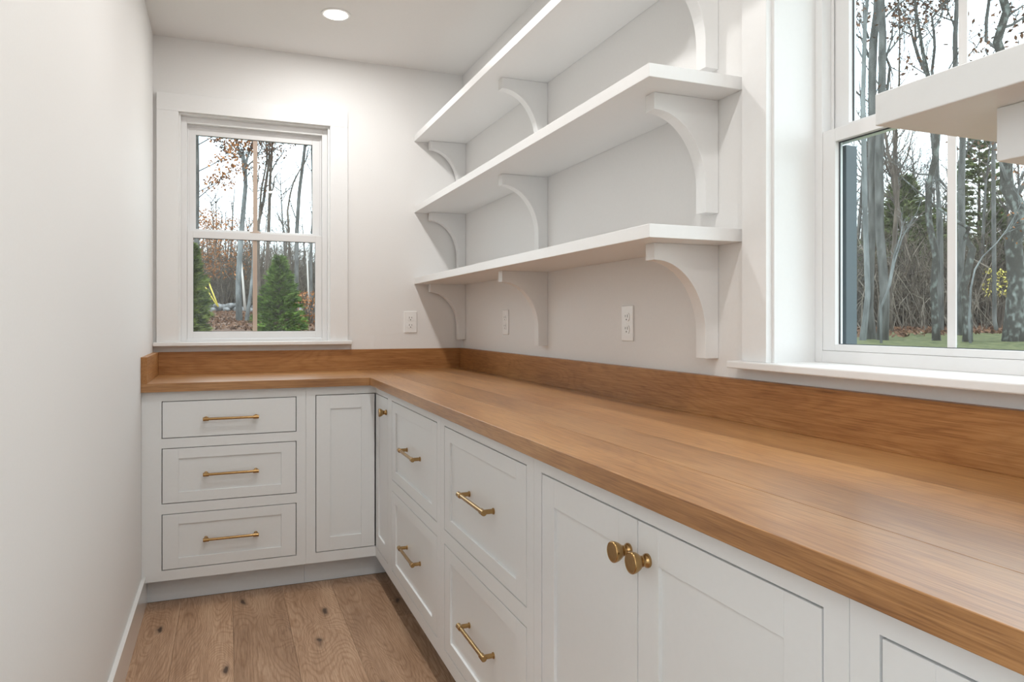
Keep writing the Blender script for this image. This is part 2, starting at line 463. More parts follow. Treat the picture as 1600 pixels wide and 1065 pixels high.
# window_2 (right wall, over the counter)
def window_near():
    e = bpy.data.objects.new('window_2', None); COL.objects.link(e); e.location = (W, -2.752, 1.048); struct(e)
    xf = W - .018
    build('casing', B(xf, W, -2.401, -2.315, 1.066, 2.157), 'trim', e, .0012)
    build('casing', B(xf, W, -3.189, -3.103, 1.066, 2.157), 'trim', e, .0012)
    build('casing', B(xf - .0005, W, -3.189, -2.315, 2.157, 2.239), 'trim', e, .0012)
    build('stool', B(W, 1.66, -2.4035, -3.1005, 1.048, 1.066).box(W - .042, W, -2.285, -3.22, 1.048, 1.066), 'trim', e, .003)
    j = MB()
    j.box(W, 1.662, -2.4085, -2.403, 1.066, 2.155).box(W, 1.662, -3.101, -3.0955, 1.066, 2.155).box(W, 1.662, -3.0955, -2.4085, 2.149, 2.155)
    build('jamb', j, 'trim', e)
    f = MB()
    f.box(1.646, 1.735, -2.430, -2.4085, 1.066, 2.149).box(1.646, 1.735, -3.0955, -3.074, 1.066, 2.149)
    f.box(1.646, 1.735, -3.074, -2.430, 2.120, 2.149).box(1.646, 1.735, -3.074, -2.430, 1.066, 1.094)
    f.box(1.674, 1.677, -2.438, -2.430, 1.62, 2.12).box(1.674, 1.677, -3.074, -3.066, 1.62, 2.12)
    build('window_frame', f, 'vinyl', e, .0012)
    s = MB().box(1.648, 1.672, -2.4305, -2.468, 1.0945, 1.617).box(1.648, 1.672, -3.0735, -3.036, 1.0945, 1.617)
    s.box(1.648, 1.672, -3.036, -2.468, 1.0945, 1.110).box(1.648, 1.672, -3.036, -2.468, 1.586, 1.617)
    ls = build('lower_sash', s, 'vinyl', e, .0012)
    build('glass_pane', B(1.663, 1.666, -3.036, -2.468, 1.110, 1.586), 'glass', ls)
    g = MB().box(1.660, 1.663, -3.036, -2.468, 1.5835, 1.586).box(1.660, 1.663, -2.4705, -2.468, 1.11, 1.5835).box(1.660, 1.663, -3.036, -3.0335, 1.11, 1.5835).box(1.660, 1.663, -3.0335, -2.4705, 1.11, 1.1115)
    build('gasket', g, 'rubber', ls)
    build('muntin', B(1.6595, 1.6628, -2.7605, -2.7425, 1.1115, 1.5835), 'vinyl', ls)
    s = MB().box(1.680, 1.704, -2.431, -2.478, 1.59, 2.119).box(1.680, 1.704, -3.073, -3.026, 1.59, 2.119)
    s.box(1.680, 1.704, -3.026, -2.478, 1.59, 1.632).box(1.680, 1.704, -3.026, -2.478, 2.077, 2.119)
    us = build('upper_sash', s, 'vinyl', e, .0012)
    f2 = build('screen_track', MB().box(1.673, 1.740, -2.4302, -2.4322, 1.0942, 1.588).box(1.706, 1.740, -2.4322, -2.446, 1.0942, 1.588), 'slate', e); f2['label'] = 'dark slate-blue outer track'
    build('glass_pane', B(1.695, 1.698, -3.026, -2.478, 1.632, 2.077), 'glass', us)
    g = MB().box(1.692, 1.695, -2.4805, -2.478, 1.632, 2.077).box(1.692, 1.695, -3.026, -3.0235, 1.632, 2.077)
    build('gasket', g, 'rubber', us)
    build('muntin', B(1.6915, 1.6948, -2.7605, -2.7425, 1.632, 2.077), 'vinyl', us)
window_near()

# ------------------------------------------------------------------ recessed lights
def can(x, y, label):
    t = thing('recessed_light', label, 'ceiling light', (x, y, H), 'recessed ceiling lights')
    prof = [(0, .064), (.0025, .063), (.004, .060), (.0045, .050), (.0005, .0485), (0, .0485)]
    mb = MB().lathe([(h, r) for h, r in prof], lambda h, a, b: (x + a, y + b, H - h), 40)
    build('trim_ring', mb, 'trim', t, smooth=True)
    build('lens', MB().lathe([(.0046, .049), (.0062, .047), (.0066, .02)], lambda h, a, b: (x + a, y + b, H - h), 40), 'can', t)
    ld = bpy.data.lights.new('lamp_glow', 'AREA'); ld.shape = 'DISK'; ld.size = .09; ld.energy = LAMP; ld.color = (1, .985, .965)
    lo = bpy.data.objects.new('lamp_glow', ld); COL.objects.link(lo); lo.parent = t; lo.location = (0, 0, -.009)
can(.765, -.546, 'round recessed ceiling light nearest the far window wall')
can(.765, -1.67, 'second recessed ceiling light from the far wall, above the aisle')
can(.765, -2.79, 'third recessed ceiling light from the far wall, beside the right window')
can(.765, -3.91, 'fourth recessed ceiling light, above and behind the camera')

# ------------------------------------------------------------------ hardware
def frame_fn(kind, c):
    """local (u along, w out of face, z) -> world"""
    if kind == 'back': return lambda u, w, z: (c[0] + u, c[1] - w, c[2] + z)
    return lambda u, w, z: (c[0] - w, c[1] + u, c[2] + z)

def pull(kind, c, parent):
    F = frame_fn(kind, c)
    mb = MB()
    ws = .030
    mb.tube([F(-.09, ws, 0), F(.09, ws, 0)], [.0056] * 2, 14)
    for s in (-1, 1):
        mb.tube([F(s * .086, ws, 0), F(s * .0865, ws, 0), F(s * .108, ws, 0), F(s * .109, ws, 0)], [.0070, .0078, .0078, .0070], 16)
        mb.tube([F(s * .098, 0, 0), F(s * .098, .003, 0), F(s * .098, .0035, 0), F(s * .098, ws, 0)], [.0082, .0082, .0062, .0062], 12)
    o = build('bar_pull', mb, 'brass', parent, smooth=True)
    o.data.set_sharp_from_angle(angle=math.radians(35))
    o['label'] = 'brass bar pull'

KNOB = [(.0, .0112), (.0025, .0116), (.0045, .0110), (.0065, .0092), (.009, .0080), (.011, .0077), (.0114, .0090), (.0130, .0092), (.0135, .0084), (.0145, .0092),
        (.017, .0118), (.020, .0140), (.0235, .0158), (.027, .0170), (.031, .0176), (.0328, .0170), (.0335, .0160), (.0333, .0154), (.0331, .0150), (.0332, .0140), (.0332, .0050)]
def knob(kind, c, parent):
    F = frame_fn(kind, c)
    o = build('round_knob', MB().lathe(KNOB, lambda h, a, b: F(a, h, b), 32), 'brass', parent, smooth=True)
    o.data.set_sharp_from_angle(angle=math.radians(38))
    o['label'] = 'flared round brass knob'

# ------------------------------------------------------------------ cabinets
YF, XF = -.5049, .9465      # cabinet face planes
ZT, ZB = .8778, .105        # underside of worktop, bottom of the face frame
GAP = .0031
FT = .019
def boxk(mb, kind, u0, u1, w0, w1, z0, z1):
    """u along the run, w depth behind the face (0 at the face)"""
    if kind == 'back': return mb.box(u0, u1, YF + w0, YF + w1, z0, z1)
    return mb.box(XF + w0, XF + w1, u0, u1, z0, z1)

def front(name, kind, u0, u1, z0, z1, parent, stile, rail, slab=False):
    """shaker front (or plain slab), returned so that hardware can hang on it"""
    u0, u1 = min(u0, u1) + GAP, max(u0, u1) - GAP
    z0 += GAP; z1 -= GAP
    mb = MB()
    if slab:
        boxk(mb, kind, u0, u1, 0, FT, z0, z1)
        return build(name, mb, 'cab', parent, .001)
    e = .0065
    boxk(mb, kind, u0, u0 + stile, 0, FT, z0, z1); boxk(mb, kind, u1 - stile, u1, 0, FT, z0, z1)
    boxk(mb, kind, u0 + stile, u1 - stile, 0, FT, z0, z0 + rail); boxk(mb, kind, u0 + stile, u1 - stile, 0, FT, z1 - rail, z1)
    o = build(name, mb, 'cab', parent, .0008)
    p = MB(); boxk(p, kind, u0 + stile - .004, u1 - stile + .004, e, FT - .002, z0 + rail - .004, z1 - rail + .004)
    build('recessed_panel', p, 'cab', o)
    return o

def cabinet(label, kind, u0, u1, openings, depth, kick_u=None, loc=None, extra_stiles=(), side0=True, side1=True):
    """openings: list of (ua, ub, za, zb) cut in the face frame"""
    u0, u1 = min(u0, u1), max(u0, u1)
    t = thing('base_cabinet', label, 'cabinet', loc, 'white base cabinets')
    mb = MB()
    us = sorted({u0, u1} | {a for o in openings for a in (o[0], o[1])})
    zs = sorted({ZB, ZT} | {a for o in openings for a in (o[2], o[3])})
    # face frame: merge grid cells not in an opening into full-height strips per column
    for a, b in zip(us[:-1], us[1:]):
        run = None
        for c, d in list(zip(zs[:-1], zs[1:])) + [(None, None)]:
            hole = c is None or any(o[0] <= a + 1e-6 and b - 1e-6 <= o[1] and o[2] <= c + 1e-6 and d - 1e-6 <= o[3] for o in openings)
            if not hole: run = (run[0] if run else c, d)
            elif run: boxk(mb, kind, a, b, 0, FT, *run); run = None
    build('face_frame', mb, 'cab', t)
    mb = MB()
    if side0: boxk(mb, kind, u0 + .0005, u0 + .015, FT, depth, ZB, ZT - .001)
    if side1: boxk(mb, kind, u1 - .015, u1 - .0005, FT, depth, ZB, ZT - .001)
    boxk(mb, kind, u0 + .015, u1 - .015, FT, depth - .01, ZB, ZB + .015)
    boxk(mb, kind, u0 + .015, u1 - .015, depth - .01, depth, ZB, ZT - .001)
    build('carcass', mb, 'inside', t)
    ka, kb = kick_u if kick_u else (u0, u1)
    mb = MB(); boxk(mb, kind, ka, kb, .07, .085, 0.0005, ZB - .0005)
    build('toe_kick', mb, 'kick', t)
    return t

SE = .0004
# far run
ops = [(.0733, .6028, .685, .838), (.0733, .6028, .4175, .6455), (.0733, .6028, .147, .3765)]
c = cabinet('white three-drawer base cabinet in the far left corner under the small window', 'back', 0.0005, .642 - SE, ops, .50, None, (.32, YF, 0))
for i, (a, b, z0, z1) in enumerate(ops):
    d = front('drawer', 'back', a, b, z0, z1, c, .060, .042, slab=(i == 0))
    if i == 0: d['label'] = 'plain flat drawer front'
    zc = (z0 + z1) / 2
    pull('back', (.338, YF + (0 if i == 0 else .0065), zc), d)
# corner cabinet: one door leaf on each face
c = cabinet('white corner base cabinet with two door leaves meeting at the inside corner', 'back', .642 + SE, XF, [(.683, XF, .149, .8415)], .50, (.642 + SE, 1.0165), (.95, YF, 0), side1=False)
d = front('door', 'back', .683, XF - .001, .149, .8415, c, .060, .060)
yc0, yc1 = -.809, YF - .0
mb = MB()
mb.box(XF, XF + FT, yc0, -.771, ZB, ZT).box(XF, XF + FT, -.771, YF, ZB, .149).box(XF, XF + FT, -.771, YF, .8415, ZT)
build('face_frame', mb, 'cab', c)
build('toe_kick', B(1.0165, 1.0315, yc0, YF + .07, .0005, ZB - .0005), 'kick', c)
d = front('door', 'right', -.771, YF - .001, .149, .8415, c, .060, .060)
knob('right', (XF, -.745, .781), d)

def drawer_stack(label, y0, y1, a, b):
    ops = [(b, a, .519, .8415), (b, a, .149, .476)]
    c = cabinet(label, 'right', y1, y0, ops, W - XF - .01, None, (XF, (y0 + y1) / 2, 0))
    for (u0, u1, z0, z1) in ops:
        d = front('drawer', 'right', u0, u1, z0, z1, c, .060, .041)
        pull('right', (XF + .0065, (a + b) / 2, (z0 + z1) / 2), d)
drawer_stack('white two-drawer base cabinet beside the corner doors, farther from the camera', -.809 - SE, -1.568 + SE, -.853, -1.528)
drawer_stack('white two-drawer base cabinet next to the double-door cabinet, nearer the camera', -1.568 - SE, -2.309 + SE, -1.609, -2.268)
c = cabinet('white double-door base cabinet with two round brass knobs side by side', 'right', -2.309 - SE, -3.170 + SE, [(-3.1335, -2.350, .149, .8405)], W - XF - .01, None, (XF, -2.74, 0))
for a, b, k in ((-2.350, -2.7393, -2.711), (-2.7357, -3.1335, -2.769)):
    d = front('door', 'right', b, a, .149, .8405, c, .060, .058)
    knob('right', (XF, k, .781), d)
c = cabinet('white base cabinet at lower right, cut off by the edge of the picture', 'right', -3.170 - SE, -3.95, [(-3.91, -3.2085, .149, .840)], W - XF - .01, None, (XF, -3.55, 0))
front('door', 'right', -3.91, -3.2085, .149, .840, c, .060, .058)

# ------------------------------------------------------------------ oak worktop
XW, YW = .9148, -.5345
wt = thing('worktop', 'L-shaped golden oak worktop with low upstand along the walls', 'countertop', (W - .3, -1.5, .878))
xs = [XW, 1.052, 1.190, 1.330, 1.468, W - .0005]
for i in range(5):
    o = build('stave', B(xs[i] + .0002, xs[i + 1] - .0002, -3.95, -.0005, .8782, .914), 'worktop_y', wt, .0012 if i == 0 else .0003, loc=((xs[i] + xs[i + 1]) / 2, -2, .896))
ys = [YW, -.398, -.264, -.13, -.0005]
for i in range(4):
    build('stave', B(.0005, XW, ys[i] + .0002, ys[i + 1] - .0002, .8782, .914), 'worktop_x', wt, .0012 if i == 0 else .0003, loc=(.45, (ys[i] + ys[i + 1]) / 2, .896))
TS = .0234
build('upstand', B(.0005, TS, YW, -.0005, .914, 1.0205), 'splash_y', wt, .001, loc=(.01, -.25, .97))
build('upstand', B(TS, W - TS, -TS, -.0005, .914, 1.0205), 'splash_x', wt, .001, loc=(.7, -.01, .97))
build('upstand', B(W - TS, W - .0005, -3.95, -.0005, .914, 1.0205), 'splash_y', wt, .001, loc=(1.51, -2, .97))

# ------------------------------------------------------------------ shelves with curved brackets
SX = 1.2497
def bracket_profile(d, nose, foot_d, h, arc_end):
    """points (distance from wall, depth below shelf)"""
    p = [(0, 0), (d, 0), (d, -nose)]
    a, b = d - .004 - foot_d, arc_end - nose
    for i in range(0, 21):
        t = math.pi / 2 * i / 20
        p.append((d - .004 - a * math.sin(t), -arc_end + b * math.cos(t)))
    p += [(foot_d, -h), (0, -h)]
    return p
PR = bracket_profile(.197, .043, .041, .296, .232)
def shelf(label, z, x0, y0, y1, brackets, prof, th=.0325):
    t = thing('wall_shelf', label, 'shelf', (W, (y0 + y1) / 2, z), 'white bracketed wall shelves')
    build('board', B(x0, W - .0005, y0, y1, z, z + th), 'shelf', t, .0012)
    for yb in brackets:
        build('bracket', MB().prism(prof, lambda p, q, s: (W - .0005 - p, s, z + q - .0002), yb, yb + .041), 'shelf', t, .001)
YE = -2.296
bk = (-.053, -1.121, -2.202)
shelf('top of the three long white shelves, closest to the ceiling', 2.1225, SX, YE, -.0005, bk, PR)
shelf('middle of the three long white shelves on the right wall', 1.7440, SX, YE, -.0005, bk, PR)
shelf('lowest of the three long white shelves, above the outlets', 1.3630, SX, YE, -.0005, bk, PR)
PR2 = bracket_profile(.531, .050, .045, .33, .26)
shelf('deep white shelf at the upper right edge, in front of the large window', 1.3630, .936, -4.3, -3.212, (-3.341, -4.25), PR2)

# ------------------------------------------------------------------ outlets
def outlet(label, kind, c):
    t = thing('wall_outlet', label, 'outlet', c, 'white duplex outlets')
    F = frame_fn(kind, c)
    def bx(mb, u0, u1, w0, w1, z0, z1):
        a = F(u0, w0, z0); b = F(u1, w1, z1); return mb.box(a[0], b[0], a[1], b[1], a[2], b[2])
    build('cover_plate', bx(MB(), -.035, .035, 0.0003, .0055, -.057, .057), 'plate', t, .0025)
    for s in (-1, 1):
        zc = s * .0195
        prof = []
        for i in range(24):
            a = 2 * math.pi * i / 24
            prof.append((.0172 * math.cos(a), max(-.0135, min(.0135, .0172 * math.sin(a))) + zc))
        r = build('receptacle', MB().prism(prof, lambda p, q, w_: F(p, w_, q), .0055, .0075), 'plate', t, .0006)
        sl = MB()
        bx(sl, -.0075, -.0053, .0074, .0078, zc - .001, zc + .0085)
        bx(sl, .0053, .0075, .0074, .0078, zc + .000, zc + .0075)
        sl.lathe([(.0074, .0027), (.0078, .0026)], lambda h, a, b: F(a, h, zc - .0075 + b), 10)
        s_ = build('slots', sl, 'slot', r); s_['label'] = 'dark plug slots'
    sc = MB().lathe([(.0055, .003), (.0062, .0026)], lambda h, a, b: F(a, h, b), 12)
    build('screw', sc, 'plate', t)
outlet('white duplex outlet on the far wall, between the small window and the shelves', 'back', (1.2285, 0, 1.1615))
outlet('white duplex outlet on the right wall, seen beside the middle shelf bracket', 'right', (W, -.657, 1.1605))
outlet('white duplex outlet on the right wall, beside the bracket nearest the large window', 'right', (W, -1.745, 1.158))

# ------------------------------------------------------------------ outdoors
RV = Vector((math.cos(YAW), -math.sin(YAW), 0)); FV = Vector((math.sin(YAW), math.cos(YAW), 0))
CV = Vector((CX, CY, CZ))
def lerp_tab(tab, x):
    if x <= tab[0][0]: return tab[0][1]
    for (a, p), (b, q) in zip(tab[:-1], tab[1:]):
        if x <= b:
            t = (x - a) / (b - a); return p + (q - p) * t
    return tab[-1][1]
TAB_R = [(0, -.35), (3.5, -.35), (9, .45), (12, .765), (16, .904), (24, 1.10), (40, 1.5), (70, 2.4)]
TAB_B = [(0, -.35), (5, -.35), (12, .45), (19, .91), (20.3, 1.0), (31.5, 1.57), (45, 2.2), (70, 3.2)]
def ground(x, y):
    dx, dy = x - CX, y - CY
    r = math.hypot(dx, dy); az = abs(math.degrees(math.atan2(dx, dy)))
    t = min(1, max(0, (az - 14) / 20)); t = t * t * (3 - 2 * t)
    h = lerp_tab(TAB_B, r) * (1 - t) + lerp_tab(TAB_R, r) * t
    return h + .03 * math.sin(1.7 * x + .6 * y) * math.cos(1.1 * y) * min(1, r / 20)
def place(px, d):
    p = CV + RV * ((px - 800) / FPX * d) + FV * d
    return Vector((p.x, p.y, ground(p.x, p.y)))
def at(px, py, d):
    return CV + RV * ((px - 800) / FPX * d) + FV * d + Vector((0, 0, -(py - PY) / FPX * d))

def patch(name, r0, r1, mat, nr, na, span=(-24, 80)):
    mb = MB()
    az0, az1 = math.radians(span[0]), math.radians(span[1])
    for i in range(nr + 1):
        r = r0 + (r1 - r0) * (i / nr) ** 1.3
        for k in range(na + 1):
            a = az0 + (az1 - az0) * k / na
            x, y = CX + r * math.sin(a), CY + r * math.cos(a)
            mb.v.append((x, y, ground(x, y)))
    for i in range(nr):
        for k in range(na):
            a = i * (na + 1) + k
            mb.f.append((a, a + 1, a + na + 2, a + na + 1))
    return struct(build(name, mb, mat, None, smooth=True))

patch('lawn', .6, 17.6, 'lawn', 28, 200, (-180, 180))
patch('woodland_ground', 17.6, 75, 'litter', 40, 90)
# the house wall continues outside the room, so the strip of ground under the room is hidden

rnd = random.Random(11)
def rv(s): return Vector((rnd.uniform(-s, s), rnd.uniform(-s, s), rnd.uniform(-s, s)))
def leaf(mb, p, s):
    u = rv(1).normalized() * s; q = u.cross(rv(1)).normalized() * s * .45
    mb.quad(p - u, p + q, p + u, p - q)

def bough(mb, p, d, length, r, level, sides, leaves=None, lp=0., ls=.07, gnarl=.22, rise=.12):
    n = 5 if level > 0 else 4
    pts, rad = [p.copy()], [r]
    step = length / n
    for i in range(n):
        d = (d + rv(gnarl) + Vector((0, 0, rise))).normalized()
        p = p + d * step
        pts.append(p.copy()); rad.append(max(.003, r * (1 - .8 * (i + 1) / n)))
    mb.tube(pts, rad, sides, cap=False)
    if leaves is not None:
        for q in pts[1:]:
            for _ in range(4):
                if rnd.random() < lp: leaf(leaves, q + rv(.22), ls * rnd.uniform(.7, 1.3))
    if level > 0:
        for i in range(1, n + 1):
            for _ in range(1 if level > 1 else 2):
                if rnd.random() < .9:
                    dd = (d + rv(.9)).normalized()
                    bough(mb, pts[i], dd, length * rnd.uniform(.35, .6), rad[i] * .6, level - 1, max(3, sides - 1), leaves, lp, ls, gnarl, rise)

def tree(label, trunk, d, bark='bark', group=None, name='bare_tree', limbs=(), nb=10, blen=1.6, t0=.35, leaves=None, lp=0, ls=.07, extend=3.0, level=2, cat='tree'):
    """trunk: [(px, py, width_px)] read at depth d from the base up"""
    base = place(trunk[0][0], d)
    t = thing(name, label, cat, base, group)
    pts = [base + Vector((0, 0, -.15))]; rad = [trunk[0][2] / 2 / FPX * d * 1.25]
    ref = at(trunk[0][0], trunk[0][1], d)
    for k, (px, py, wpx) in enumerate(trunk):
        p = at(px, py, d)
        p += FV * (.12 * math.sin(2.1 * k + px))
        if p.z > base.z + .15:
            pts.append(p); rad.append(wpx / 2 / FPX * d)
    last = (pts[-1] - pts[-2]).normalized()
    for k in range(3):
        last = (last + rv(.08) + Vector((0, 0, .1))).normalized()
        pts.append(pts[-1] + last * extend / 3); rad.append(rad[-1] * .72)
    mb = MB().tube(pts, rad, 10)
    # denser spine for smooth curves is not needed at this distance
    build('trunk', mb, bark, t, smooth=True)
    lb = MB(); lv = MB() if leaves else None
    for limb in limbs:            # [(px,py,w)...] drawn limbs
        lp_ = [at(a, b, d) + FV * (.25 * i * rnd.uniform(-.4, .4)) for i, (a, b, c) in enumerate(limb)]
        lr = [c / 2 / FPX * d for a, b, c in limb]
        lb.tube(lp_, lr, 6, cap=False)
        for i in range(1, len(lp_)):
            dd = (lp_[i] - lp_[i - 1]).normalized()
            for _ in range(2):
                bough(lb, lp_[i], (dd + rv(.8)).normalized(), rnd.uniform(.5, 1.1) * blen * .5, lr[i] * .5, 1, 4, lv, lp, ls)
    segs = len(pts) - 1
    for i in range(nb):
        f = t0 + (1 - t0) * (i + rnd.random()) / nb
        x = f * segs; k = min(segs - 1, int(x)); p = pts[k].lerp(pts[k + 1], x - k); r = rad[k] + (rad[k + 1] - rad[k]) * (x - k)
        a = rnd.uniform(0, 2 * math.pi)
        dd = Vector((math.cos(a), math.sin(a), rnd.uniform(.3, 1.0))).normalized()
        bough(lb, p, dd, blen * rnd.uniform(.6, 1.2), r * .42, level, 5, lv, lp, ls)
    if lb.v:
        o = build('branches', lb, bark if bark != 'bark_lichen' else 'bark', t, recalc=False); o['kind'] = 'stuff'
    if lv and lv.v:
        o = build('leaves', lv, leaves, t, recalc=False); o['kind'] = 'stuff'
    return t

def conifer(label, px, d, h, rw, needles='spruce', n=5200, trunk_r=.05, name='evergreen', lo=.02, size=.09, group=None, droop=.25):
    base = place(px, d)
    t = thing(name, label, 'evergreen', base, group)
    build('trunk', MB().tube([base + Vector((0, 0, -.1)), base + Vector((0, 0, h * .5)), base + Vector((0, 0, h * .97))], [trunk_r, trunk_r * .6, .008], 7), 'bark_brown', t, smooth=True)
    br = MB(); nd = MB()
    nbr = n // 46
    for i in range(nbr):
        f = (i + rnd.random()) / nbr
        f = 1 - (1 - f) ** 1.0
        z = h * (lo + (1 - lo) * f)
        R = rw * (1 - f) ** .8 * rnd.uniform(.55, 1.15) + .03
        if f < .12: R *= .85 + f
        a = i * 2.39996 + rnd.uniform(-.3, .3)
        d0 = Vector((math.cos(a), math.sin(a), .15 - droop * (1 - f)))
        p0 = base + Vector((0, 0, z))
        tip = p0 + d0 * R
        br.tube([p0, p0 + d0 * R * .6, tip], [.010, .006, .003], 3, cap=False)
        side = Vector((-math.sin(a), math.cos(a), 0))
        m = 46
        for k in range(m):
            s = rnd.uniform(.25, 1.05) ** .7
            q = p0 + d0 * (R * s) + side * (rnd.uniform(-1, 1) * R * .30 * (1.15 - s * .6)) + Vector((0, 0, rnd.uniform(-.03, .05)))
            u = (d0 + side * rnd.uniform(-.9, .9) + Vector((0, 0, rnd.uniform(-.15, .65)))).normalized() * size * rnd.uniform(.7, 1.4)
            v = u.cross(rv(1)).normalized() * size * .20
            nd.tri(q - v, q + u, q + v)
    o = build('branches', br, 'bark_brown', t, recalc=False); o['kind'] = 'stuff'
    o = build('needles', nd, needles, t, recalc=False); o['kind'] = 'stuff'
    return t

# --- trees seen through the far window
tree('oak with scattered russet leaves at the left edge of the small window', [(310, 500, 9), (308, 420, 8.5), (307, 360, 8), (308, 290, 6.5), (310, 215, 6)], 22, 'bark', None, 'oak_tree',
     [[(309, 310, 2), (328, 296, 1.5), (345, 284, 1)], [(309, 268, 2), (334, 256, 1.5), (360, 240, 1), (378, 228, .7)], [(310, 226, 2), (330, 214, 1.5), (350, 204, 1)], [(309, 300, 1.6), (340, 285, 1.1), (362, 268, .7)]],
     6, 1.0, .6, 'orange', .22, .06, 2.0)
tree('forked grey tree with an upright crown left of the tan grille bar', [(374, 505, 9), (374, 440, 8), (376, 380, 8), (379, 320, 7), (382, 290, 6.5), (381, 262, 6)], 22.5, 'bark_pale', None, 'forked_tree',
     [[(381, 270, 5), (377, 245, 4), (370, 226, 3), (368, 205, 2)], [(382, 268, 5), (386, 248, 4), (392, 222, 3), (394, 200, 2)], [(384, 262, 3), (398, 246, 2), (410, 232, 1.5)], [(383, 285, 2), (388, 275, 1.5), (394, 271, 1)]],
     5, 1.0, .75, 'brownleaf', .10, .06, .6)
tree('slim tree leaning right beside the forked grey tree', [(384, 500, 6), (389, 460, 5), (393, 420, 4), (396, 380, 3.5)], 22.3, 'bark_pale', None, 'leaning_tree', [], 4, .8, .7, None, 0, .07, 1.2)
tree('dark twin-stemmed tree just right of the tan grille bar', [(405, 470, 6), (403, 420, 5.5), (404, 350, 5), (411, 312, 4.5), (418, 280, 4), (420, 255, 3.5)], 24, 'bark_brown', None, 'twin_tree',
     [[(405, 350, 4), (409, 300, 3), (415, 260, 2.5), (416, 220, 2)], [(420, 268, 3), (418, 245, 2.5), (417, 215, 2)], [(420, 262, 3), (424, 240, 2.5), (425, 215, 2)], [(421, 275, 2.5), (430, 258, 2), (438, 240, 1.5), (443, 228, 1)]],
     5, 1.0, .7, 'brownleaf', .06, .06, .8)
tree('dark tree with a crooked limb above the spruce in the small window', [(419, 480, 6), (418, 420, 5.5), (419, 340, 5), (421, 312, 4.5), (420, 285, 4)], 25, 'bark_brown', None, 'crooked_tree',
     [[(421, 312, 3), (426, 302, 2.5), (427, 290, 2), (433, 280, 1.6), (440, 262, 1.2)]], 6, 1.1, .6, None, 0, .07, 3.)
tree('thin dark sapling between the evergreen top and the right pane edge', [(447, 480, 4), (452, 420, 4), (452, 360, 3.5), (451, 330, 3), (453, 302, 2.6), (460, 285, 2.2), (469, 268, 1.8)], 24, 'bark_brown', None, 'sapling', [], 5, .7, .5, None, 0, .07, 1.)
tree('straight grey tree near the right edge of the small window', [(464, 480, 7), (463, 420, 6.5), (464, 360, 6), (466, 300, 5.5), (471, 260, 5), (475, 225, 4.5)], 24, 'bark', None, 'straight_tree',
     [[(470, 266, 2), (477, 250, 1.6), (482, 230, 1.2)], [(462, 340, 2), (456, 325, 1.5), (453, 310, 1)]], 7, 1.1, .6, None, 0, .07, 3.)
tree('slender tree against the right frame of the small window', [(487, 480, 5), (487, 400, 4.5), (488, 330, 4), (489, 240, 3.5)], 23, 'bark', None, 'slender_tree', [], 8, .9, .4, None, 0, .07, 2.)
conifer('bushy green spruce on the right half of the small window', 437, 17.2, 1.80, .64, 'spruce', 8200, .035, size=.11)
conifer('green spruce cut off by the left edge of the small window', 299, 17.0, 2.1, .50, 'spruce2', 7600, .035, size=.12)
# --- stone wall, poles
sw = thing('stone_wall', 'low tumbled field-stone wall behind the spruces', 'wall', place(365, 29.5))
for k in range(56):
    px = 312 + k * 3.4 + rnd.uniform(-1, 1)
    p = place(px, 29.5 + rnd.uniform(-.25, .25)) + Vector((0, 0, rnd.choice((.05, .2)) + rnd.uniform(0, .06)))
    mb = MB(); r = rnd.uniform(.10, .17)
    mb.lathe([(-1, .35), (-.7, .8), (0, 1), (.6, .8), (.95, .35)], lambda h, a, b, p=p, r=r: (p.x + a * r * 1.25 * (1 + .15 * math.sin(7 * a + k)), p.y + b * r, p.z + h * r * .75 + .05 * r * math.sin(5 * a + k)), 8)
    build('stone', mb, 'stone', sw, smooth=True)
def pole(name, label, cat, a, b, d, r0, r1, mat):
    p, q = at(a[0], a[1], d), at(b[0], b[1], d + .3)
    t = build(name, MB().tube([p, p.lerp(q, .5), q], [r0, (r0 + r1) / 2, r1], 8), mat, None, smooth=True, loc=p)
    tag(t, label, cat)
pole('dead_trunk', 'pale leaning dead trunk behind the forked grey tree', 'dead tree', (383, 484), (377, 408), 28, .055, .03, 'white_pipe')
pole('dead_trunk', 'pale upright dead trunk near the right edge of the small window', 'dead tree', (483, 485), (479.5, 393), 27, .04, .025, 'white_pipe')
pole('guy_marker', 'longer yellow guy-wire marker slanting above the stone wall', 'marker', (341, 479), (325, 438), 28, .028, .028, 'yellow_pipe')
pole('guy_marker', 'shorter yellow guy-wire marker slanting beside the left spruce', 'marker', (339, 477), (320, 447), 28.4, .024, .024, 'yellow_pipe')

